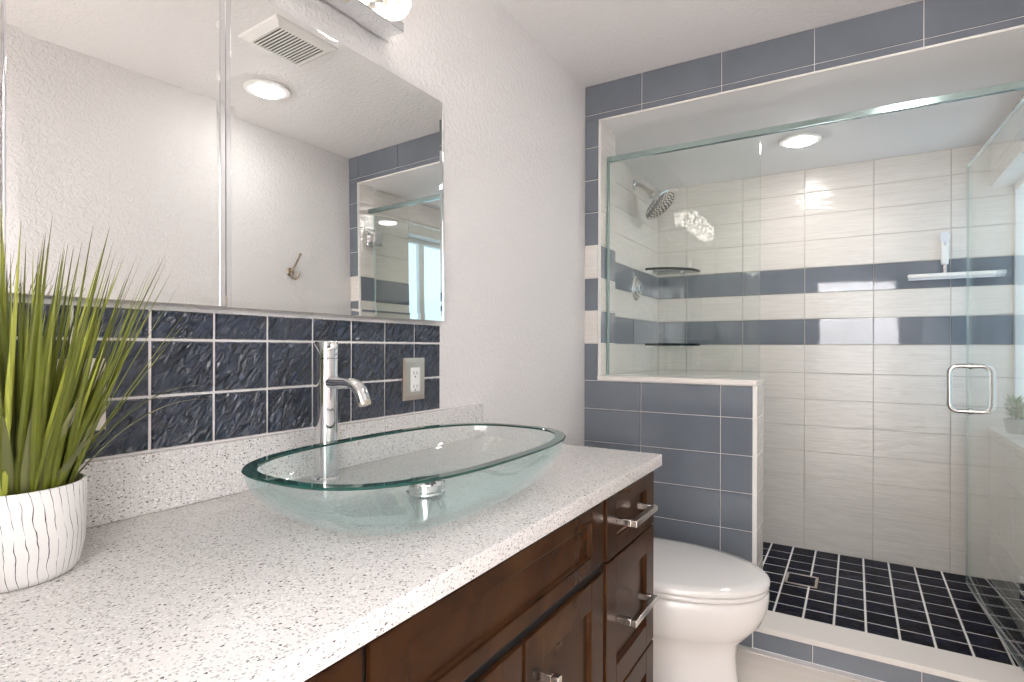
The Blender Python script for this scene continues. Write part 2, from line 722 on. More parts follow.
m.build('white_edge_trim', 'white_trim', wall_back)
m = MB().box(JL + .003, JR - .003, YF + .012, YI, HF - .002, HF)
m.build('painted_soffit', 'soffit_paint', wall_back, smooth=False)
m = MB().box(JL - .006, HWX + .002, YF - .007, YI + .004, 1.06, 1.082, .003)
m.build('half_wall_cap', 'marble_trim', wall_back)

# curb
m = MB().box(HWX, JR, YF + G, 2.60, 0, .078)
curb = struct('shower_curb', m, 'grout_white', smooth=False)
m = MB()
tile_field(m, (0, YF + G, 0), (1, 0, 0), (0, 0, 1), (0, -1, 0), edges(HWX - .01, W, COLS), [.004, .078], lambda i, j: 0)
m.build('curb_tiles', 'slate_blue_tile', curb, smooth=False)
m = MB().box(HWX, JR, YF - .012, 2.605, .078, .100, .003)
m.build('curb_cap', 'marble_trim', curb)
m = MB().box(.0, W, YF - .035, YF - .0005, 0, .004, .001)
struct('baseboard_back', m, 'marble_trim')

# shower shell
struct('ceiling_shower', MB().box(-.2, WX + .1, YI - .001, YB + .1, HS, HS + .16), 'soffit_paint', smooth=False)
wsb = struct('wall_shower_back', MB().box(-.2, WX + .1, YB + G, YB + .1, -.05, HS), 'grout_cream', smooth=False)
wsl = struct('wall_shower_left', MB().box(-.2, XL - G, YI, YB + G, -.05, HS), 'grout_cream', smooth=False)
ROWB = [0.0] + [.0095 + .1545 * k for k in range(1, 15)] + [HS]
BROWS = [0.012, .133, .288, .4435, .597, .751, .907, 1.064, 1.233, 1.387, 1.542, 1.692, 1.856, 2.006, 2.141, HS]
m = MB()
pickb = lambda i, j: 0 if j in (8, 10) else 1
bcols = edges(XL, WX, lines(.135 - .348, .348, 8))
tile_field(m, (0, YB + G, 0), (1, 0, 0), (0, 0, 1), (0, -1, 0), bcols, BROWS, pickb, g=.003, lip=.0008, tilt=.0005)
m.build('shower_back_tiles', ['slate_blue_tile', 'cream_linen_tile'], wsb, smooth=False)
m = MB()
tile_field(m, (XL - G, 0, 0), (0, 1, 0), (0, 0, 1), (1, 0, 0), edges(YI, YB, [2.94, 3.29, 3.64]), BROWS, pickb, g=.003, lip=.0008, tilt=.0005)
m.build('shower_left_tiles', ['slate_blue_tile', 'cream_linen_tile'], wsl, smooth=False)
# right wall with the window recess
m = MB()
m.box(XRW + G, WX + .1, YF + .13, WY0 - G, -.05, HS)
m.box(XRW + G, WX + .1, WY0 - G, YB + G, -.05, WZ0 - .004)
m.box(XRW + G, WX + .1, WY0 - G, YB + G, WZ1, HS)
wsr = struct('wall_shower_right', m, 'grout_cream', smooth=False)
m = MB()
yr = [YF + .13, WY0, 3.29, 3.64, YB]
BR2 = [BROWS[0]] + BROWS[1:5] + [.751, WZ0 - .004]
tile_field(m, (XRW + G, 0, 0), (0, 1, 0), (0, 0, 1), (-1, 0, 0), yr[:2], BROWS, pickb)
tile_field(m, (XRW + G, 0, 0), (0, 1, 0), (0, 0, 1), (-1, 0, 0), yr[1:], BR2, lambda i, j: 1)
tile_field(m, (XRW + G, 0, 0), (0, 1, 0), (0, 0, 1), (-1, 0, 0), yr[1:], [WZ1, 2.141, HS], lambda i, j: 1)
zrec = [WZ0] + [z for z in BROWS if WZ0 + .05 < z < WZ1 - .05] + [WZ1]
tile_field(m, (0, WY0 - G, 0), (1, 0, 0), (0, 0, 1), (0, 1, 0), [XRW, WX], zrec,
           lambda i, j: 0 if (1.22 < (zrec[j] + zrec[j + 1]) / 2 < 1.39 or 1.54 < (zrec[j] + zrec[j + 1]) / 2 < 1.70) else 1)
m.build('shower_right_tiles', ['slate_blue_tile', 'cream_linen_tile'], wsr, smooth=False)
m = MB().box(XRW - .012, WX, WY0 - G, YB, WZ0 - .004, WZ0 + .018, .002)
m.build('window_sill', 'marble_trim', wsr)
m = MB().box(XRW + .002, WX, WY0 - G + .001, YB, WZ1 - .004, WZ1)
m.build('window_head_reveal', 'soffit_paint', wsr, smooth=False)

# window
win = bpy.data.objects.new('window_1', None)
COL.objects.link(win)
win.location = (WX, 3.36, WZ0)
win['kind'] = 'structure'
ya, yb_, za, zb = WY0 + .002, YB - .004, WZ0 + .018, WZ1 - .006
m = MB()
fx0, fx1 = WX - .03, WX + .03
m.box(fx0, fx1, ya, ya + .035, za, zb, .003).box(fx0, fx1, yb_ - .035, yb_, za, zb, .003)
m.box(fx0, fx1, ya, yb_, za, za + .035, .003).box(fx0, fx1, ya, yb_, zb - .035, zb, .003)
m.box(fx0 + .005, fx1, 3.15, 3.205, za, zb, .003)
m.build('window_frame', 'white_plastic', win)
m = MB().box(WX + .005, WX + .012, ya + .03, yb_ - .03, za + .03, zb - .03)
m.build('window_pane', 'frosted_pane', win, smooth=False)
struct('wall_outside', MB().box(WX + .03, WX + .1, WY0, YB, WZ0, WZ1), 'white_trim', smooth=False)

# shower floor
flr = struct('floor_shower', MB().box(-.2, WX + .1, YF + .1, YB + .05, -.05, .0115), 'grout_white', smooth=False)
m = MB()
fx = [XL] + [x for x in lines(1.014 - .119 * 9, .119, 16) if XL + .02 < x < WX - .02] + [WX]
fy = [2.60] + [y for y in lines(2.665, .1245, 10) if y < YB - .02] + [YB]
tile_field(m, (0, 0, .0115), (1, 0, 0), (0, 1, 0), (0, 0, 1), fx, fy, lambda i, j: 0, g=.0085, th=.0015, lip=.001, tilt=.0004)
m.build('shower_floor_tiles', 'black_navy_floor_tile', flr, smooth=False)

# ------------------------------------------------------------------ backsplash tiles on the vanity wall
CT = .912           # countertop height
m = MB()
m.box(0, .004, YR, 1.355, CT + .1, 1.284)
bs = struct('trim_backsplash', m, 'grout_white', smooth=False)
m = MB()
ys = [YR] + [y for y in lines(.525 - .1185 * 7, .1185, 14) if YR + .02 < y < 1.34] + [1.353]
tile_field(m, (.0035, 0, 0), (0, 1, 0), (0, 0, 1), (1, 0, 0), ys, [1.021, 1.1195, 1.2225, 1.279], lambda i, j: 0, g=.0042, th=.005, lip=.0025, tilt=.0006)
m.build('navy_backsplash_tiles', 'navy_rippled_tile', bs, smooth=False)

# ------------------------------------------------------------------ vanity
CX = .628
CYE = 1.572
ct = thing('countertop', 'white speckled quartz countertop with low backsplash along the vanity wall', 'countertop', (.3, .66, CT))
MB().box(.0, CX, YR + .002, CYE, CT - .033, CT, .004, 3).build('slab', 'speckled_quartz', ct)
MB().box(.0005, .02, YR + .002, CYE, CT + .0003, 1.019, .002).build('backsplash_ledge', 'speckled_quartz', ct)

XF = .605           # door faces
XC = .5935           # carcass front


def panel_front(name, parent, y0, y1, z0, z1, fy, fz0, fz1, depth=.0105):
    """a shaker front: frame with a recessed panel"""
    m = MB()
    yy0, yy1, zz0, zz1 = y0 + fy, y1 - fy, z0 + fz0, z1 - fz1
    b = .0018
    m.box(XC + .001, XF, y0, yy0, z0, z1, b).box(XC + .001, XF, yy1, y1, z0, z1, b)
    m.box(XC + .001, XF, yy0 - .001, yy1 + .001, z0, zz0, b).box(XC + .001, XF, yy0 - .001, yy1 + .001, zz1, z1, b)
    o = m.build(name, 'espresso_wood', parent)
    m = MB()
    s = .003
    m.rings([[(XC + .0006, yy0 - .001, zz0 - .001), (XC + .0006, yy1 + .001, zz0 - .001), (XC + .0006, yy1 + .001, zz1 + .001), (XC + .0006, yy0 - .001, zz1 + .001)],
             [(XF - .004, yy0 - .001, zz0 - .001), (XF - .004, yy1 + .001, zz0 - .001), (XF - .004, yy1 + .001, zz1 + .001), (XF - .004, yy0 - .001, zz1 + .001)],
             [(XF - depth, yy0 + s, zz0 + s), (XF - depth, yy1 - s, zz0 + s), (XF - depth, yy1 - s, zz1 - s), (XF - depth, yy0 + s, zz1 - s)]])
    m.build('recessed_panel', 'espresso_wood', o, smooth=False)
    return o


def bar_handle(parent, p, q, r=.0075):
    """square bar pull standing off the front on two posts"""
    p, q = Vector(p), Vector(q)
    m = MB()
    lo = Vector((min(p.x, q.x), min(p.y, q.y), min(p.z, q.z)))
    hi = Vector((max(p.x, q.x), max(p.y, q.y), max(p.z, q.z)))
    m.box(lo.x - r, lo.x + r, lo.y - r, hi.y + r, lo.z - r, hi.z + r, .0012)
    for e in (p, q):
        m.box(XF, p.x - r + .001, e.y - r, e.y + r, e.z - r, e.z + r, .0012)
    return m.build('handle', 'nickel', parent)


def carcass(parent, y0, y1):
    m = MB()
    m.box(.03, XC, y0 + .0005, y1 - .0005, .095, CT - .0345).box(.03, XC - .06, y0 + .0005, y1 - .0005, 0, .096)
    m.build('carcass', 'espresso_wood', parent, smooth=False)
    m = MB().box(XC - .001, XC + .0002, y0 + .003, y1 - .003, .1, CT - .036)  # black sheet painted in as the shade between door and drawer fronts
    m.build('painted_gap_shade', 'black_gap', parent, smooth=False)


YS0, YS1, YE = .472, 1.207, 1.568
sc = thing('sink_cabinet', 'dark wood vanity cabinet below the glass sink, with two doors', 'cabinet', (.3, .84, 0))
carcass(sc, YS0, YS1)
panel_front('false_front', sc, YS0 + .007, YS1 - .012, .724, .862, .066, .030, .033)
d1 = panel_front('door', sc, YS0 + .007, .833, .105, .701, .066, .06, .058)
bar_handle(d1, (.65, .795, .635), (.65, .795, .48))
d2 = panel_front('door', sc, .845, YS1 - .012, .105, .701, .066, .06, .058)
bar_handle(d2, (.65, .872, .635), (.65, .872, .48))
dc = thing('drawer_cabinet', 'dark wood bank of three drawers at the counter end beside the toilet', 'cabinet', (.3, 1.38, 0))
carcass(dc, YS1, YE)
for z0, z1, hz in ((.717, .862, .797), (.390, .711, .563), (.105, .384, .26)):
    dr = panel_front('drawer', dc, YS1 + .008, YE, z0, z1, .064, min(.062, (z1 - z0) * .28), min(.062, (z1 - z0) * .26))
    bar_handle(dr, (.648, 1.282, hz), (.648, 1.432, hz))
lc = thing('cabinet', 'dark wood vanity cabinet cut off at the bottom edge of the photo', 'cabinet', (.3, .11, 0))
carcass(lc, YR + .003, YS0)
for y0, y1 in ((YR + .006, .108), (.113, YS0 - .006)):
    panel_front('drawer', lc, y0, y1, .724, .862, .064, .044, .033)
    dd = panel_front('door', lc, y0, y1, .105, .701, .064, .06, .058)
    bar_handle(dd, (.65, y1 - .035 if y0 < 0 else y0 + .035, .635), (.65, y1 - .035 if y0 < 0 else y0 + .035, .48))

# toilet paper on the end of the vanity
th = thing('paper_holder', 'chrome paper holder on the vanity end, seen reflected in the blue tiles', 'paper holder', (.37, YE, .55))
MB().lathe([(.025, 0), (.025, .006), (.012, .012), (.010, .03)], (.262, YE - .002, .55), 24, M=Matrix.Rotation(R(-90), 3, 'X')).build('flange', 'chrome', th)
MB().tube([(.262, YE + .02, .55), (.262, YE + .045, .55), (.29, YE + .045, .55)], .007, 12).build('bracket', 'chrome', th)
MB().tube([(.29, YE + .045, .55), (.31, YE + .06, .549), (.37, YE + .065, .548), (.37, YE + .16, .548)], .006, 12).build('arm', 'chrome', th)
tp = thing('toilet_paper_roll', 'white toilet paper roll on the vanity end, seen reflected in the blue tiles', 'toilet paper', (.37, YE + .11, .535))
Mx = Matrix.Rotation(R(-90), 3, 'X')
MB().lathe([(.025, -.05), (.085, -.05), (.088, -.045), (.088, .045), (.085, .05), (.025, .05), (.025, -.05)], (.37, YE + .115, .53), 48, M=Mx, cap0=False, cap1=False).build('paper', 'paper', tp)
MB().lathe([(.0245, -.05), (.0245, .05), (.022, .05), (.022, -.05), (.0245, -.05)], (.37, YE + .115, .53), 32, M=Mx, cap0=False, cap1=False).build('cardboard_core', 'cardboard', tp)

# ------------------------------------------------------------------ glass vessel sink
SX, SY, SA, SB, SN, SZ = .392, .843, .345, .202, 2.75, 1.021


def sring(sa, sb, z, n=96, pw=SN):
    out = []
    for k in range(n):
        a = 2 * pi * k / n
        c, s = cos(a), sin(a)
        u = sa * math.copysign(abs(c) ** (2 / pw), c)
        v = sb * math.copysign(abs(s) ** (2 / pw), s)
        out.append(Vector((SX + v, SY + u, z)))
    return out


def bowl_prof(t):
    """radius factor for height t in 0..1"""
    return .56 + .44 * (1 - (1 - t) ** 1.75) ** (1 / 1.55)


sink = thing('vessel_sink', 'oval clear glass vessel sink with green rim on the white countertop', 'sink', (SX, SY, CT))
z0, z1 = CT + .0015, SZ - .0035
m = MB()
rs = []
NT = 16
for k in range(NT + 1):
    t = k / NT
    f = bowl_prof(t)
    rs.append(sring(SA * f - .002, SB * f - .002, z0 + (z1 - z0) * t))
wall_t = .011
for k in range(NT, -1, -1):
    t = k / NT
    f = bowl_prof(t)
    rs.append(sring(SA * f - wall_t - .002, SB * f - wall_t - .002, z0 + wall_t + (z1 - z0 - wall_t) * t))
m.rings(rs)
m.build('glass_bowl', 'bowl_glass', sink, angle=80)
m = MB()
rw = .021
prof = [(-.001, -.004), (0.0005, -.002), (-.0012, 0), (-rw + .0015, 0.0), (-rw, -.0015), (-rw + .001, -.004)]
rs = [sring(SA + d, SB + d, SZ + dz) for d, dz in prof]
rs.append(rs[0])
m.rings(rs, False, False)
bmesh.ops.remove_doubles(m.bm, verts=m.bm.verts[:], dist=1e-6)
m.build('polished_rim', 'green_glass_rim', sink, angle=40)
dr = MB().lathe([(.0, CT + .0133), (.036, CT + .0133), (.039, CT + .015), (.0385, CT + .019), (.033, CT + .021), (.032, CT + .030), (.036, CT + .031), (.0385, CT + .034), (.0375, CT + .037), (.0, CT + .0385)], (SX - .02, SY + .01, 0), 40, cap0=False, cap1=False)
dr.build('drain', 'chrome', sink)

# ------------------------------------------------------------------ faucet
FXc, FYc = .074, .862
fa = thing('faucet', 'tall chrome single hole faucet behind the glass sink', 'faucet', (FXc, FYc, CT))
MB().lathe([(.0, CT), (.034, CT), (.034, CT + .006), (.031, CT + .010), (.0265, CT + .011)], (FXc, FYc, 0), 48, cap0=False, cap1=False).build('base_ring', 'chrome', fa)
MB().lathe([(.0, CT + .010), (.0255, CT + .010), (.0255, 1.1835), (.0245, 1.1845), (.0, 1.1845)], (FXc, FYc, 0), 48, cap0=False, cap1=False).build('column', 'chrome', fa)
cap_ = MB().lathe([(.0, 1.1855), (.0245, 1.1855), (.0255, 1.1865), (.0255, 1.220), (.0245, 1.2222), (.0, 1.2225)], (FXc, FYc, 0), 48, cap0=False, cap1=False).build('cap', 'chrome', fa)
pin_d = Vector((.92, -.38, .10)).normalized()
p0 = Vector((FXc, FYc, 1.209)) + pin_d * .022
MB().tube([p0, p0 + pin_d * .006, p0 + pin_d * .0065, p0 + pin_d * .030, p0 + pin_d * .031], [.0045, .0045, .0075, .0075, .006], 20).build('lever_knob', 'chrome', cap_)
path, rad = [], []
for k in range(9):
    path.append((FXc + .018 + (.060 * k / 8), FYc, 1.131))
for k in range(1, 11):
    a = R(66) * k / 10
    path.append((FXc + .078 + .038 * sin(a), FYc, 1.131 - .038 * (1 - cos(a))))
for k in range(1, 4):
    path.append((path[18][0] + .006 * k * cos(R(66)), FYc, path[18][2] - .006 * k * sin(R(66))))
rad = [.0190 - .0030 * k / (len(path) - 1) for k in range(len(path))]
MB().tube(path, rad, 24, ell=(1.0, .72)).build('spout', 'chrome', fa)
e = Vector(path[-1]); e0 = Vector(path[-2]); dd = (e - e0).normalized()
MB().tube([e - dd * .001, e + dd * .006], [.0158, .0150], 24, ell=(1.0, .74)).build('aerator', 'satin_steel', fa)

# ------------------------------------------------------------------ wall plates
ol = thing('power_outlet', 'steel cover plate with a white power outlet on the navy tiles', 'power outlet', (.009, 1.228, 1.118))


def plate(m, x0, yc, zc, hw, hh, d, mat=0):
    m.rings([[(x0, yc + a * hw, zc + b * hh) for a, b in ((-1, -1), (1, -1), (1, 1), (-1, 1))],
             [(x0 + d * .6, yc + a * hw, zc + b * hh) for a, b in ((-1, -1), (1, -1), (1, 1), (-1, 1))],
             [(x0 + d, yc + a * (hw - .012), zc + b * (hh - .012)) for a, b in ((-1, -1), (1, -1), (1, 1), (-1, 1))]], True, True, mat)


m = MB()
plate(m, .0088, 1.2275, 1.120, .0455, .060, .0065)
m.build('cover_plate', 'satin_steel', ol, smooth=False)
oi = MB().box(.014, .0172, 1.208, 1.248, 1.084, 1.152, .001).build('receptacle', 'white_plastic', ol)
for dz in (.019, -.019):
    for yy, hh2 in ((1.2215, .005), (1.2345, .004)):
        MB().box(.0170, .01745, yy - .001, yy + .001, 1.118 + dz - hh2, 1.118 + dz + hh2).build('plug_slot', 'dark_slot', oi, smooth=False)
    MB().lathe([(.0025, 0), (.0025, .0005)], (.0170, 1.228, 1.118 + dz - .0105), 12, M=Matrix.Rotation(R(90), 3, 'Y')).build('ground_hole', 'dark_slot', oi, smooth=False)
for s in (-1, 1):
    MB().lathe([(.0035, 0), (.003, .0012), (0, .0016)], (.0148, 1.228, 1.118 + s * .047), 14, M=Matrix.Rotation(R(90), 3, 'Y'), cap1=False).build('screw', 'satin_steel', ol)
sw = thing('light_switch', 'cream wall switch plate on the navy tiles behind the grass plant', 'light switch', (.009, .40, 1.13))
m = MB()
plate(m, .0088, .40, 1.13, .052, .06, .006)
m.build('cover_plate', 'plate_cream', sw, smooth=False)
for dy in (-.024, .024):
    MB().box(.014, .0185, .40 + dy - .016, .40 + dy + .016, 1.10, 1.16, .001).build('rocker', 'white_plastic', sw)

# ------------------------------------------------------------------ mirrored medicine cabinet
MZ0, MZ1 = 1.2885, 1.950
mc = thing('medicine_cabinet', 'bathroom cabinet with two mirrored doors on the wall above the navy tiles', 'medicine cabinet', (.01, .83, MZ0))
MB().box(.0, .012, .318, 1.334, MZ0 + .002, MZ1 - .002).build('body', 'satin_steel', mc, smooth=False)


def mirror_door(y0, y1, yaw, pitch, px, e0, e1):
    yc, zc = (y0 + y1) / 2, (MZ0 + MZ1) / 2
    hw, hh = (y1 - y0) / 2, (MZ1 - MZ0) / 2
    M = Matrix.Translation((px, yc, zc)) @ Matrix.Rotation(yaw, 4, 'Z') @ Matrix.Rotation(-pitch, 4, 'Y')
    sq = lambda x, i: [(x, a * (hw - i), b * (hh - i)) for a, b in ((-1, -1), (1, -1), (1, 1), (-1, 1))]
    fr = MB().rings([sq(-.006, 0), sq(-.0022, 0)]).build('mirror_door', 'satin_steel', mc, smooth=False, M=M)
    MB().rings([sq(-.0021, .0008), sq(-.0012, .0008), sq(0, .017)]).build('bevelled_mirror', 'mirror', fr, smooth=False, M=M)
    for a, b in ((-hw - .0005, -hw + e0), (hw - e1, hw + .0005)):
        MB().box(-.007, .0012, a, b, -hh, hh, .0008).build('chrome_edge', 'chrome', fr, M=M)
    return fr


mirror_door(.657, 1.337, R(-.85), R(.65), .026, .010, .003)
mirror_door(.315, .647, R(-2.64), R(.39), .027, .003, .010)
for zz in (MZ0 + .003, MZ1 - .023):
    MB().box(.012, .026, .646, .660, zz, zz + .02, .002).build('hinge_bracket', 'satin_steel', mc)
m = MB().box(.012, .0125, .641, .662, MZ0 + .003, MZ1 - .003)
m.build('door_gap', 'dark_slot', mc, smooth=False)

# ------------------------------------------------------------------ vanity light
VY0, VY1, VZ = .42, 1.105, 2.045
vl = thing('vanity_light', 'chrome bar vanity light with three lit crystal shades above the mirror', 'wall lamp', (.0, .76, VZ))
MB().box(.0, .014, VY0, VY1 + .02, VZ + .002, VZ + .13, .002).build('wall_plate', 'chrome', vl)
bar = MB().box(.012, .082, VY0, VY1, VZ - .012, VZ + .012, .0015).build('shelf_bar', 'chrome', vl)
for y in (.62, .93):
    MB().lathe([(.006, 0), (.006, -.003), (.004, -.005)], (.06, y, VZ - .012), 16).build('screw', 'satin_steel', bar)
for k in range(3):
    yc = VY1 - .085 - k * .247
    m = MB()
    rs = []
    prof = [(.052, .0), (.066, .004), (.071, .016), (.072, .04), (.072, .095), (.069, .110), (.060, .117)]
    for j, (r, z) in enumerate(prof):
        rs.append([Vector((.083 + (r * (1 + .03 * ((i + j) % 2)) if True else 0) * .93 * cos(2 * pi * i / 36), yc + r * (1 + .03 * ((i + j) % 2)) * 1.1 * sin(2 * pi * i / 36), VZ + .0125 + z)) for i in range(36)])
    m.rings(rs)
    sh = m.build('crystal_shade', 'lit_crystal', vl, smooth=False)

# ------------------------------------------------------------------ ceiling fittings


def can_light(x, y, z, lens, label):
    t = thing('recessed_light', label, 'ceiling light', (x, y, z))
    MB().lathe([(.098, 0), (.102, -.004), (.098, -.010), (.074, -.0125), (.070, -.010), (.070, -.002)], (x, y, z), 64, cap0=False, cap1=False).build('trim_ring', 'white_trim', t)
    MB().lathe([(.0705, -.008), (.066, -.014), (.052, -.021), (.028, -.0255), (.0, -.027)], (x, y, z), 48, cap0=False, cap1=False).build('lens', lens, t)


can_light(1.30, 1.60, H, 'room_lens', 'round recessed ceiling light seen in the mirror, over the room')
can_light(.848, 3.232, HS, 'shower_lens', 'round recessed light in the shower ceiling')
vt = thing('ceiling_vent', 'square white slotted exhaust vent on the ceiling, seen in the mirror', 'ceiling vent', (.875, 1.41, H))
vx0, vx1, vy0, vy1 = .752, .998, 1.275, 1.552
m = MB()
sq = lambda i, z: [(vx0 + i, vy0 + i, z), (vx1 - i, vy0 + i, z), (vx1 - i, vy1 - i, z), (vx0 + i, vy1 - i, z)]
m.rings([sq(0, H), sq(.002, H - .008), sq(.03, H - .024), sq(.036, H - .022), sq(.036, H - .001)], False, False)
fr_ = m.build('frame', 'white_plastic', vt, smooth=False)
MB().box(vx0 + .036, vx1 - .036, vy0 + .036, vy1 - .036, H - .0155, H - .0135).build('duct_opening', 'black_gap', vt, smooth=False)
m = MB()
ns = 14
for k in range(ns + 1):
    yk = vy0 + .038 + (vy1 - vy0 - .076) * k / ns
    m.box(vx0 + .034, vx1 - .034, yk - .0032, yk + .0032, H - .0225, H - .019, .0008)
m.build('slats', 'white_plastic', vt)

# ------------------------------------------------------------------ robe hook on the right wall
hk = thing('robe_hook', 'small double robe hook on the right wall, seen in the mirror', 'hook', (W, 2.01, 1.66))
MB().lathe([(.024, 0), (.024, .004), (.018, .009), (.010, .012)], (W, 2.01, 1.672), 24, M=Matrix.Rotation(R(-90), 3, 'Y')).build('rosette', 'bronze_nickel', hk)
MB().tube([(W - .006, 2.01, 1.68), (W - .02, 2.012, 1.69), (W - .04, 2.02, 1.72), (W - .05, 2.032, 1.755), (W - .06, 2.036, 1.775)], [.007, .007, .006, .0055, .007], 12).build('upper_prong', 'bronze_nickel', hk)
MB().tube([(W - .006, 2.01, 1.665), (W - .02, 2.01, 1.635), (W - .045, 2.012, 1.628), (W - .06, 2.018, 1.65), (W - .06, 2.02, 1.665)], [.007, .007, .006, .0055, .007], 12).build('lower_prong', 'bronze_nickel', hk)

# ------------------------------------------------------------------ shower glass
GY = 2.53
RZ = 2.095


def glass_panel(name, parent, M, w_, h_, t=.010):
    m = MB().box(0, w_, -t / 2, t / 2, 0, h_)
    for f in m.bm.faces:
        f.material_index = 0 if abs(f.normal.y) > .9 else 1
    return m.build(name, ['shower_glass', 'glass_edge'], parent, smooth=False, M=M)


gp = thing('glass_panel', 'fixed clear glass panel standing on the blue half wall', 'glass panel', (.41, GY, 1.082))
glass_panel('pane', gp, Matrix.Translation((JL + .004, GY, 1.0825)), .752 - JL - .004, RZ - 1.083)
MB().box(JL + .0035, JL + .012, GY - .009, GY + .009, 1.0825, RZ - .001, .001).build('wall_channel', 'glass_edge', gp)
rl = MB().box(JL + .003, JR - .003, GY - .010, GY + .010, RZ, RZ + .025, .0015).build('header_rail', 'rail_steel')
tag(rl, 'slim polished rail across the top of the shower opening', 'shower rail')
DHX, DHY, DANG = 1.594, GY, R(3.0)
gd = thing('shower_door', 'clear glass shower door swung inwards, with a chrome pull handle', 'shower door', (DHX, DHY, .104))
MD = Matrix.Translation((DHX, DHY, .104)) @ Matrix.Rotation(R(90) + DANG, 4, 'Z')
glass_panel('pane', gd, MD, .888, 2.082 - .104)
MB().box(0, .888, -.004, .004, -.010, .0, .001).build('bottom_seal', 'clear_plastic', gd, M=MD)
S_H, hzc, hh_, hd = .822, 1.025 - .104, .106, .080
ring = []
rc = .034
for cx_, cz_, a0 in ((hd - rc, hh_ - rc, 0), (-hd + rc, hh_ - rc, 90), (-hd + rc, -hh_ + rc, 180), (hd - rc, -hh_ + rc, 270)):
    for k in range(7):
        a = R(a0 + 15 * k)
        ring.append(Vector((S_H, cx_ + rc * cos(a), hzc + cz_ + rc * sin(a))))
hnd = MB().tube(ring, .0105, 16, closed=True).build('pull_handle', 'nickel', gd, M=MD)
for s in (-1, 1):
    m = MB()
    m.lathe([(.013, -.012), (.015, -.010), (.015, .010), (.013, .012)], (S_H, 0, hzc + s * hh_), 20, M=Matrix.Rotation(R(90), 3, 'X'))
    m.build('mounting_collar', 'nickel', hnd, M=MD)
for zc_ in (.28, 1.83):
    m = MB()
    m.box(-.005, .055, -.012, .012, zc_ - .045, zc_ + .045, .003)
    hg = m.build('hinge', 'chrome', gd, M=MD)
    MB().box(JR - .012, JR - .003, GY - .03, GY + .03, .104 + zc_ - .045, .104 + zc_ + .045, .002).box(DHX - .006, JR - .01, GY - .014, GY + .014, .104 + zc_ - .026, .104 + zc_ + .026, .003).build('hinge_plate', 'chrome', hg)

# ------------------------------------------------------------------ shower head, valve, shelves, squeegee, drain
RY90 = Matrix.Rotation(R(90), 3, 'Y')
sh = thing('rain_shower', 'round chrome rain shower head on an arm from the left shower wall', 'shower head', (XL, 3.29, 2.2))
MB().lathe([(.030, 0), (.030, .004), (.022, .012), (.012, .018)], (XL, 3.29, 2.2), 32, M=RY90).build('wall_flange', 'chrome', sh)
ax = [(XL + .005, 3.29, 2.2), (XL + .03, 3.29, 2.197), (XL + .055, 3.29, 2.182), (XL + .115, 3.29, 2.128)]
MB().tube(ax, .0125, 16).build('arm', 'nickel', sh)
ad = (Vector(ax[3]) - Vector(ax[2])).normalized()
q = Vector(ax[3])
MB().tube([q - ad * .028, q - ad * .027, q - ad * .004, q - ad * .003, q + ad * .006, q + ad * .007, q + ad * .022], [.013, .018, .018, .014, .014, .020, .017], 20).build('ball_joint', 'nickel', sh)
MB().tube([q + Vector((-.006, 0, -.004)), q + Vector((-.018, -.012, -.028))], [.008, .010], 14).build('flow_knob', 'chrome', sh)
nrm = Vector((sin(R(42)), -.05, -cos(R(42)))).normalized()
hc = Vector((.108, 3.29, 2.06))
Mh = nrm.to_track_quat('Z', 'Y').to_matrix()
hd_ = MB().lathe([(.016, -.040), (.020, -.028), (.055, -.020), (.104, -.012), (.114, -.006), (.114, .003), (.110, .006)], hc, 56, M=Mh, cap1=False).build('head', 'chrome', sh)
MB().lathe([(.110, .0055), (.108, .0065), (.0, .0065)], hc, 56, M=Mh, cap0=False, cap1=False).build('face_plate', 'nickel', hd_)
m = MB()
for rr, cnt in ((.018, 6), (.036, 10), (.054, 15), (.072, 20), (.090, 24)):
    for k in range(cnt):
        a = 2 * pi * k / cnt + rr * 40
        m.lathe([(.0048, .0063), (.0036, .0095), (0, .0096)], hc + Mh @ Vector((rr * cos(a), rr * sin(a), 0)), 8, M=Mh, cap0=False, cap1=False)
m.build('nozzles', 'dark_slot', hd_)['kind'] = 'stuff'

va = thing('shower_valve', 'round chrome shower valve on the blue stripe of the left shower wall', 'shower valve', (XL, 3.33, 1.575))
MB().lathe([(.074, 0), (.074, .004), (.068, .009), (.048, .011), (.046, .011)], (XL, 3.33, 1.575), 48, M=RY90).build('escutcheon', 'nickel', va)
MB().lathe([(.046, .011), (.046, .02), (.036, .023), (.034, .034), (.030, .037), (.0, .038)], (XL, 3.33, 1.575), 40, M=RY90, cap0=False, cap1=False).build('hub', 'chrome', va)


def corner_shelf(z, label):
    t = thing('corner_shelf', label, 'shelf', (XL + .1, YB - .1, z), 'glass corner shelves in the shower')
    r = .277
    pts = [(XL + .001, YB - .001)]
    for k in range(25):
        a = -pi / 2 + (pi / 2) * k / 24
        pts.append((XL + .001 + r * cos(a), YB - .001 + r * sin(a)))
    m = MB().prism(pts, 'z', z, z + .015)
    for f in m.bm.faces:
        f.normal_update()
        f.material_index = 0 if abs(f.normal.z) > .9 else 1
    m.build('glass_plate', ['shelf_glass', 'dark_glass_edge'], t, smooth=False)
    for p in ((XL + .17, YB, 0), (XL, YB - .17, 1)):
        m = MB()
        if p[2] == 0:
            m.box(p[0] - .012, p[0] + .012, YB - .022, YB, z - .008, z + .018, .002)
        else:
            m.box(XL, XL + .022, p[1] - .012, p[1] + .012, z - .008, z + .018, .002)
        m.build('shelf_clip', 'chrome', t)


corner_shelf(1.708, 'upper glass corner shelf, above the shower valve')
corner_shelf(1.226, 'lower glass corner shelf, along the bottom edge of the blue stripe')

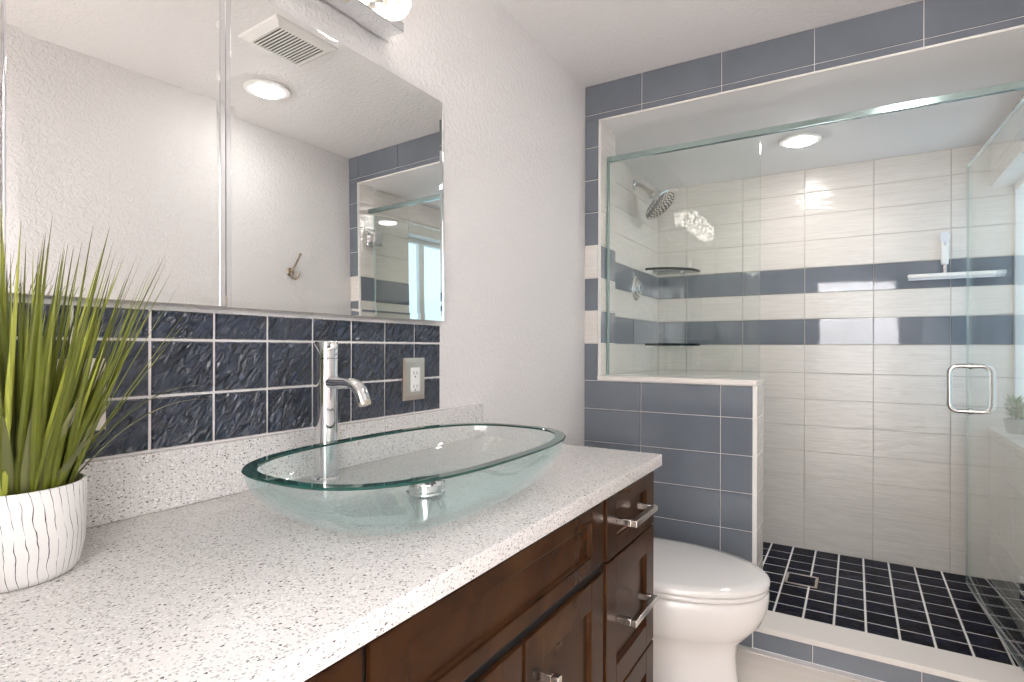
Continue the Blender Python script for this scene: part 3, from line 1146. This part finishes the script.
hkz = thing('suction_hook', 'small clear suction hook on the shower back wall above the squeegee', 'hook', (1.497, YB, 1.80))
MB().lathe([(.026, 0), (.026, .003), (.014, .012), (.009, .014)], (1.497, YB, 1.815), 28, M=Matrix.Rotation(R(90), 3, 'X')).build('suction_cup', 'clear_plastic', hkz)
MB().box(1.479, 1.515, YB - .018, YB - .012, 1.765, 1.84, .003).build('hook_plate', 'clear_plastic', hkz)
MB().tube([(1.497, YB - .016, 1.775), (1.497, YB - .03, 1.765), (1.497, YB - .045, 1.767), (1.497, YB - .05, 1.78)], .005, 10).build('hook_prong', 'clear_plastic', hkz)
sq_ = thing('squeegee', 'white long bladed squeegee hanging on the blue stripe of the shower back wall', 'squeegee', (1.497, YB - .03, 1.60))
MB().box(1.48, 1.514, YB - .040, YB - .020, 1.66, 1.782, .008, 3).build('grip', 'white_plastic', sq_)
MB().box(1.489, 1.505, YB - .037, YB - .023, 1.612, 1.665, .003).build('neck', 'nickel', sq_)
MB().box(1.335, 1.748, YB - .042, YB - .018, 1.594, 1.617, .007, 3).build('blade_bar', 'white_plastic', sq_)
MB().box(1.338, 1.745, YB - .032, YB - .029, 1.583, 1.596, .001).build('rubber_blade', 'clear_plastic', sq_)

fd = thing('floor_drain', 'square steel drain frame set in the black shower floor tiles', 'drain', (.857, 3.265, .013))
m = MB()
for i in ((.783, .931, 3.188, 3.20), (.783, .931, 3.330, 3.342), (.783, .795, 3.188, 3.342), (.919, .931, 3.188, 3.342)):
    m.box(*i, .0116, .0152, .0006)
m.build('frame', 'satin_steel', fd)
MB().box(.799, .915, 3.204, 3.326, .0116, .0148, .0006).build('tile_insert', 'black_navy_floor_tile', fd)

# ------------------------------------------------------------------ small plant on the window sill
wp = thing('potted_herb', 'small leafy plant in a grey pot on the shower window sill', 'plant', (1.748, 3.55, WZ0 + .018))
MB().lathe([(.03, 0), (.034, .002), (.046, .065), (.046, .07), (.042, .07), (.040, .060), (0, .060)], (1.748, 3.55, WZ0 + .018), 32, cap1=False).build('pot', 'terracotta_grey', wp)


def leafy(mb, base, dirv, up, length, width, n=4, bend=.4, tone=.5, tipd=.0, fold=.25, taper=1.0, lay=None):
    """one leaf or blade as a folded, tapered strip"""
    bm = mb.bm
    col = lay
    d = Vector(dirv).normalized()
    side = d.cross(Vector((0, 0, 1)))
    if side.length < 1e-3:
        side = Vector((1, 0, 0))
    side.normalize()
    p = Vector(base)
    rows = []
    for k in range(n + 1):
        t = k / n
        wv = width * taper_fn(t, taper)
        nrm_ = side.cross(d).normalized()
        rows.append((p - side * wv + nrm_ * wv * fold, p.copy(), p + side * wv + nrm_ * wv * fold, t))
        p = p + d * (length / n)
        d = (d + Vector((0, 0, -1)) * bend / n * (.3 + 1.4 * t)).normalized()
    vr = [[bm.verts.new(q) for q in r[:3]] for r in rows]
    for (a, b, ra, rb) in zip(vr[:-1], vr[1:], rows[:-1], rows[1:]):
        for i in (0, 1):
            f = bm.faces.new((a[i], a[i + 1], b[i + 1], b[i]))
            for lp, tt in zip(f.loops, (ra[3], ra[3], rb[3], rb[3])):
                lp[col] = (tone, max(0, (tt - .72) / .28) * tipd, 0, 1)


def taper_fn(t, k):
    if k == 0:
        return max(.02, sin(pi * (t * .93 + .07)) ** .8)
    return max(.02, (.6 + .4 * min(1, t * 3)) * (1 - t ** 1.7))


def tone_layer(mb):
    return mb.bm.loops.layers.color.new('tone')


m = MB(); lay = tone_layer(m)
rnd = random.Random(3)
for k in range(230):
    a = rnd.uniform(0, 2 * pi)
    el = rnd.uniform(.1, 1.3)
    b = Vector((1.748 + .035 * cos(a) * rnd.random(), 3.55 + .07 * sin(a) * rnd.random(), WZ0 + .085 + rnd.uniform(0, .09)))
    leafy(m, b, (cos(a) * cos(el), sin(a) * cos(el), sin(el)), 0, rnd.uniform(.018, .042), rnd.uniform(.0045, .008), 4, .8, rnd.random(), 0, .2, 0, lay)
m.build('foliage', 'window_leaf', wp)
MB().tube([(1.748, 3.55, WZ0 + .07), (1.745, 3.548, WZ0 + .17)], .004, 8).build('stem', 'olive_leaf', wp)

# ------------------------------------------------------------------ grass in the white pot
PX, PY = .160, .284
pl = thing('potted_grass', 'tall artificial grass in a white carved ceramic pot on the countertop', 'plant', (PX, PY, CT))
pp = [(.0, 0), (.058, 0), (.064, .002), (.070, .010), (.0755, .035), (.0775, .07), (.0775, .117), (.0765, .120), (.0735, .120), (.0725, .117), (.0725, .095), (0, .095)]
MB().lathe([(r, CT + z) for r, z in pp], (PX, PY, 0), 72, cap0=False, cap1=False).build('pot', 'white_carved_ceramic', pl)
MB().lathe([(.072, CT + .098), (.04, CT + .103), (0, CT + .105)], (PX, PY, 0), 32, cap0=False, cap1=False).build('soil', 'soil', pl)
m = MB(); lay = tone_layer(m)
rnd = random.Random(11)
for k in range(215):
    a = rnd.uniform(0, 2 * pi)
    rr = .062 * math.sqrt(rnd.random())
    b = (PX + rr * cos(a), PY + rr * sin(a), CT + .10)
    lean = rr / .062 * .34 + rnd.uniform(0, .10)
    a2 = a + rnd.uniform(-.5, .5)
    L = rnd.uniform(.22, .385) * (1 - .10 * lean)
    leafy(m, b, (cos(a2) * lean * (1 if cos(a2) > 0 else .45), sin(a2) * lean, 1), 0, L, rnd.uniform(.0032, .0060), 10, rnd.uniform(.0, .14), rnd.random(), rnd.uniform(.4, 1), .35, 1, lay)
for lean, az, L in ((.60, 74, .315), (.66, 80, .30), (.42, 60, .34), (.45, 85, .34), (.5, 95, .31), (.48, 70, .335), (.36, 78, .36)):
    leafy(m, (PX + .045 * cos(R(az)), PY + .045 * sin(R(az)), CT + .10), (cos(R(az)) * lean, sin(R(az)) * lean, 1), 0, L, .0042, 10, .05, .7, .8, .35, 1, lay)
m.build('grass_blades', 'grass_green', pl)
m = MB(); lay = tone_layer(m)
for az, lean, L, bend, wd in ((75, .62, .25, 1.75, .0075), (68, .75, .23, 1.5, .007), (40, .45, .15, .6, .008), (15, .40, .16, .7, .008), (-20, .55, .17, 1.1, .006),
                              (-50, .5, .19, .9, .006), (-5, .3, .15, .4, .006), (55, .3, .17, .5, .008), (120, .5, .2, .8, .008), (170, .5, .2, .9, .008), (25, .62, .14, 1.0, .008), (-35, .7, .15, 1.4, .006)):
    leafy(m, (PX + .05 * cos(R(az)), PY + .05 * sin(R(az)), CT + .10), (cos(R(az)) * lean * (1 if cos(R(az)) > 0 else .5), sin(R(az)) * lean, 1), 0, L, wd, 10, bend, rnd.random(), .6, .3, 1, lay)
m.build('arching_leaves', 'olive_leaf', pl)

# ------------------------------------------------------------------ toilet
TY = 2.015
to = thing('toilet', 'white two piece toilet with closed lid, between the vanity and the blue half wall', 'toilet', (.4, TY, 0))


def egg(x0, x1, hw, z, n=64, back=.62, p=2.0):
    """egg outline: rounded long front towards +x, blunter back; widest at a third from the back"""
    pts = []
    xm = x0 + (x1 - x0) * .42
    for k in range(n):
        a = 2 * pi * k / n
        c, s = cos(a), sin(a)
        if c >= 0:
            x = xm + (x1 - xm) * c
            y = hw * s
        else:
            x = xm - (xm - x0) * abs(c) ** .55
            y = hw * math.copysign(abs(s) ** back, s)
        pts.append(Vector((x, TY + y, z)))
    return pts


m = MB()
bowl = [(.20, .768, .120, 0), (.20, .770, .122, .012), (.20, .762, .112, .06), (.20, .752, .106, .12), (.20, .748, .110, .17), (.20, .755, .135, .215), (.20, .79, .180, .255),
        (.20, .825, .212, .295), (.20, .845, .229, .340), (.20, .852, .235, .380), (.20, .851, .235, .400), (.20, .847, .232, .4045), (.20, .836, .222, .4055)]
m.rings([egg(a, b, h_, z) for a, b, h_, z in bowl])
m.build('bowl', 'porcelain', to, angle=70)
m = MB()
m.rings([egg(.264, .836, .219, .4085), egg(.252, .849, .231, .409), egg(.25, .851, .233, .411), egg(.25, .851, .233, .4215), egg(.252, .849, .231, .4235), egg(.264, .836, .219, .4240)])
m.build('seat', 'porcelain', to, angle=60)
m = MB()
m.rings([egg(.264, .836, .219, .4268), egg(.252, .852, .233, .4272), egg(.25, .854, .235, .430), egg(.25, .854, .235, .441), egg(.256, .848, .230, .447), egg(.29, .81, .20, .451), egg(.36, .70, .12, .454)])
m.build('lid', 'porcelain', to, angle=60)
for s in (-1, 1):
    MB().box(.215, .258, TY + s * .075 - .02, TY + s * .075 + .02, .404, .440, .006, 3).build('lid_hinge', 'porcelain', to)


def rrect(x0, x1, y0, y1, r, z, n=6):
    pts = []
    for cx_, cy_, a0 in ((x1 - r, y1 - r, 0), (x0 + r, y1 - r, 90), (x0 + r, y0 + r, 180), (x1 - r, y0 + r, 270)):
        for k in range(n + 1):
            a = R(a0 + 90 * k / n)
            pts.append(Vector((cx_ + r * cos(a), cy_ + r * sin(a), z)))
    return pts


m = MB()
m.rings([rrect(.02, .205, TY - .205, TY + .205, .04, .385), rrect(.018, .215, TY - .215, TY + .215, .045, .45), rrect(.015, .222, TY - .225, TY + .225, .045, .752)])
m.build('tank', 'porcelain', to, angle=60)
m = MB()
m.rings([rrect(.008, .228, TY - .232, TY + .232, .045, .7525), rrect(.004, .234, TY - .238, TY + .238, .05, .760), rrect(.004, .234, TY - .238, TY + .238, .05, .778), rrect(.014, .224, TY - .228, TY + .228, .045, .787)])
m.build('tank_lid', 'porcelain', to, angle=60)
MB().box(.10, .235, TY - .12, TY + .12, .24, .40, .03, 4).build('tank_neck', 'porcelain', to)
MB().tube([(.222, TY - .15, .69), (.238, TY - .15, .69), (.242, TY - .15, .69), (.244, TY - .10, .682), (.244, TY - .07, .676)], [.012, .012, .007, .006, .006], 12).build('flush_lever', 'chrome', to)
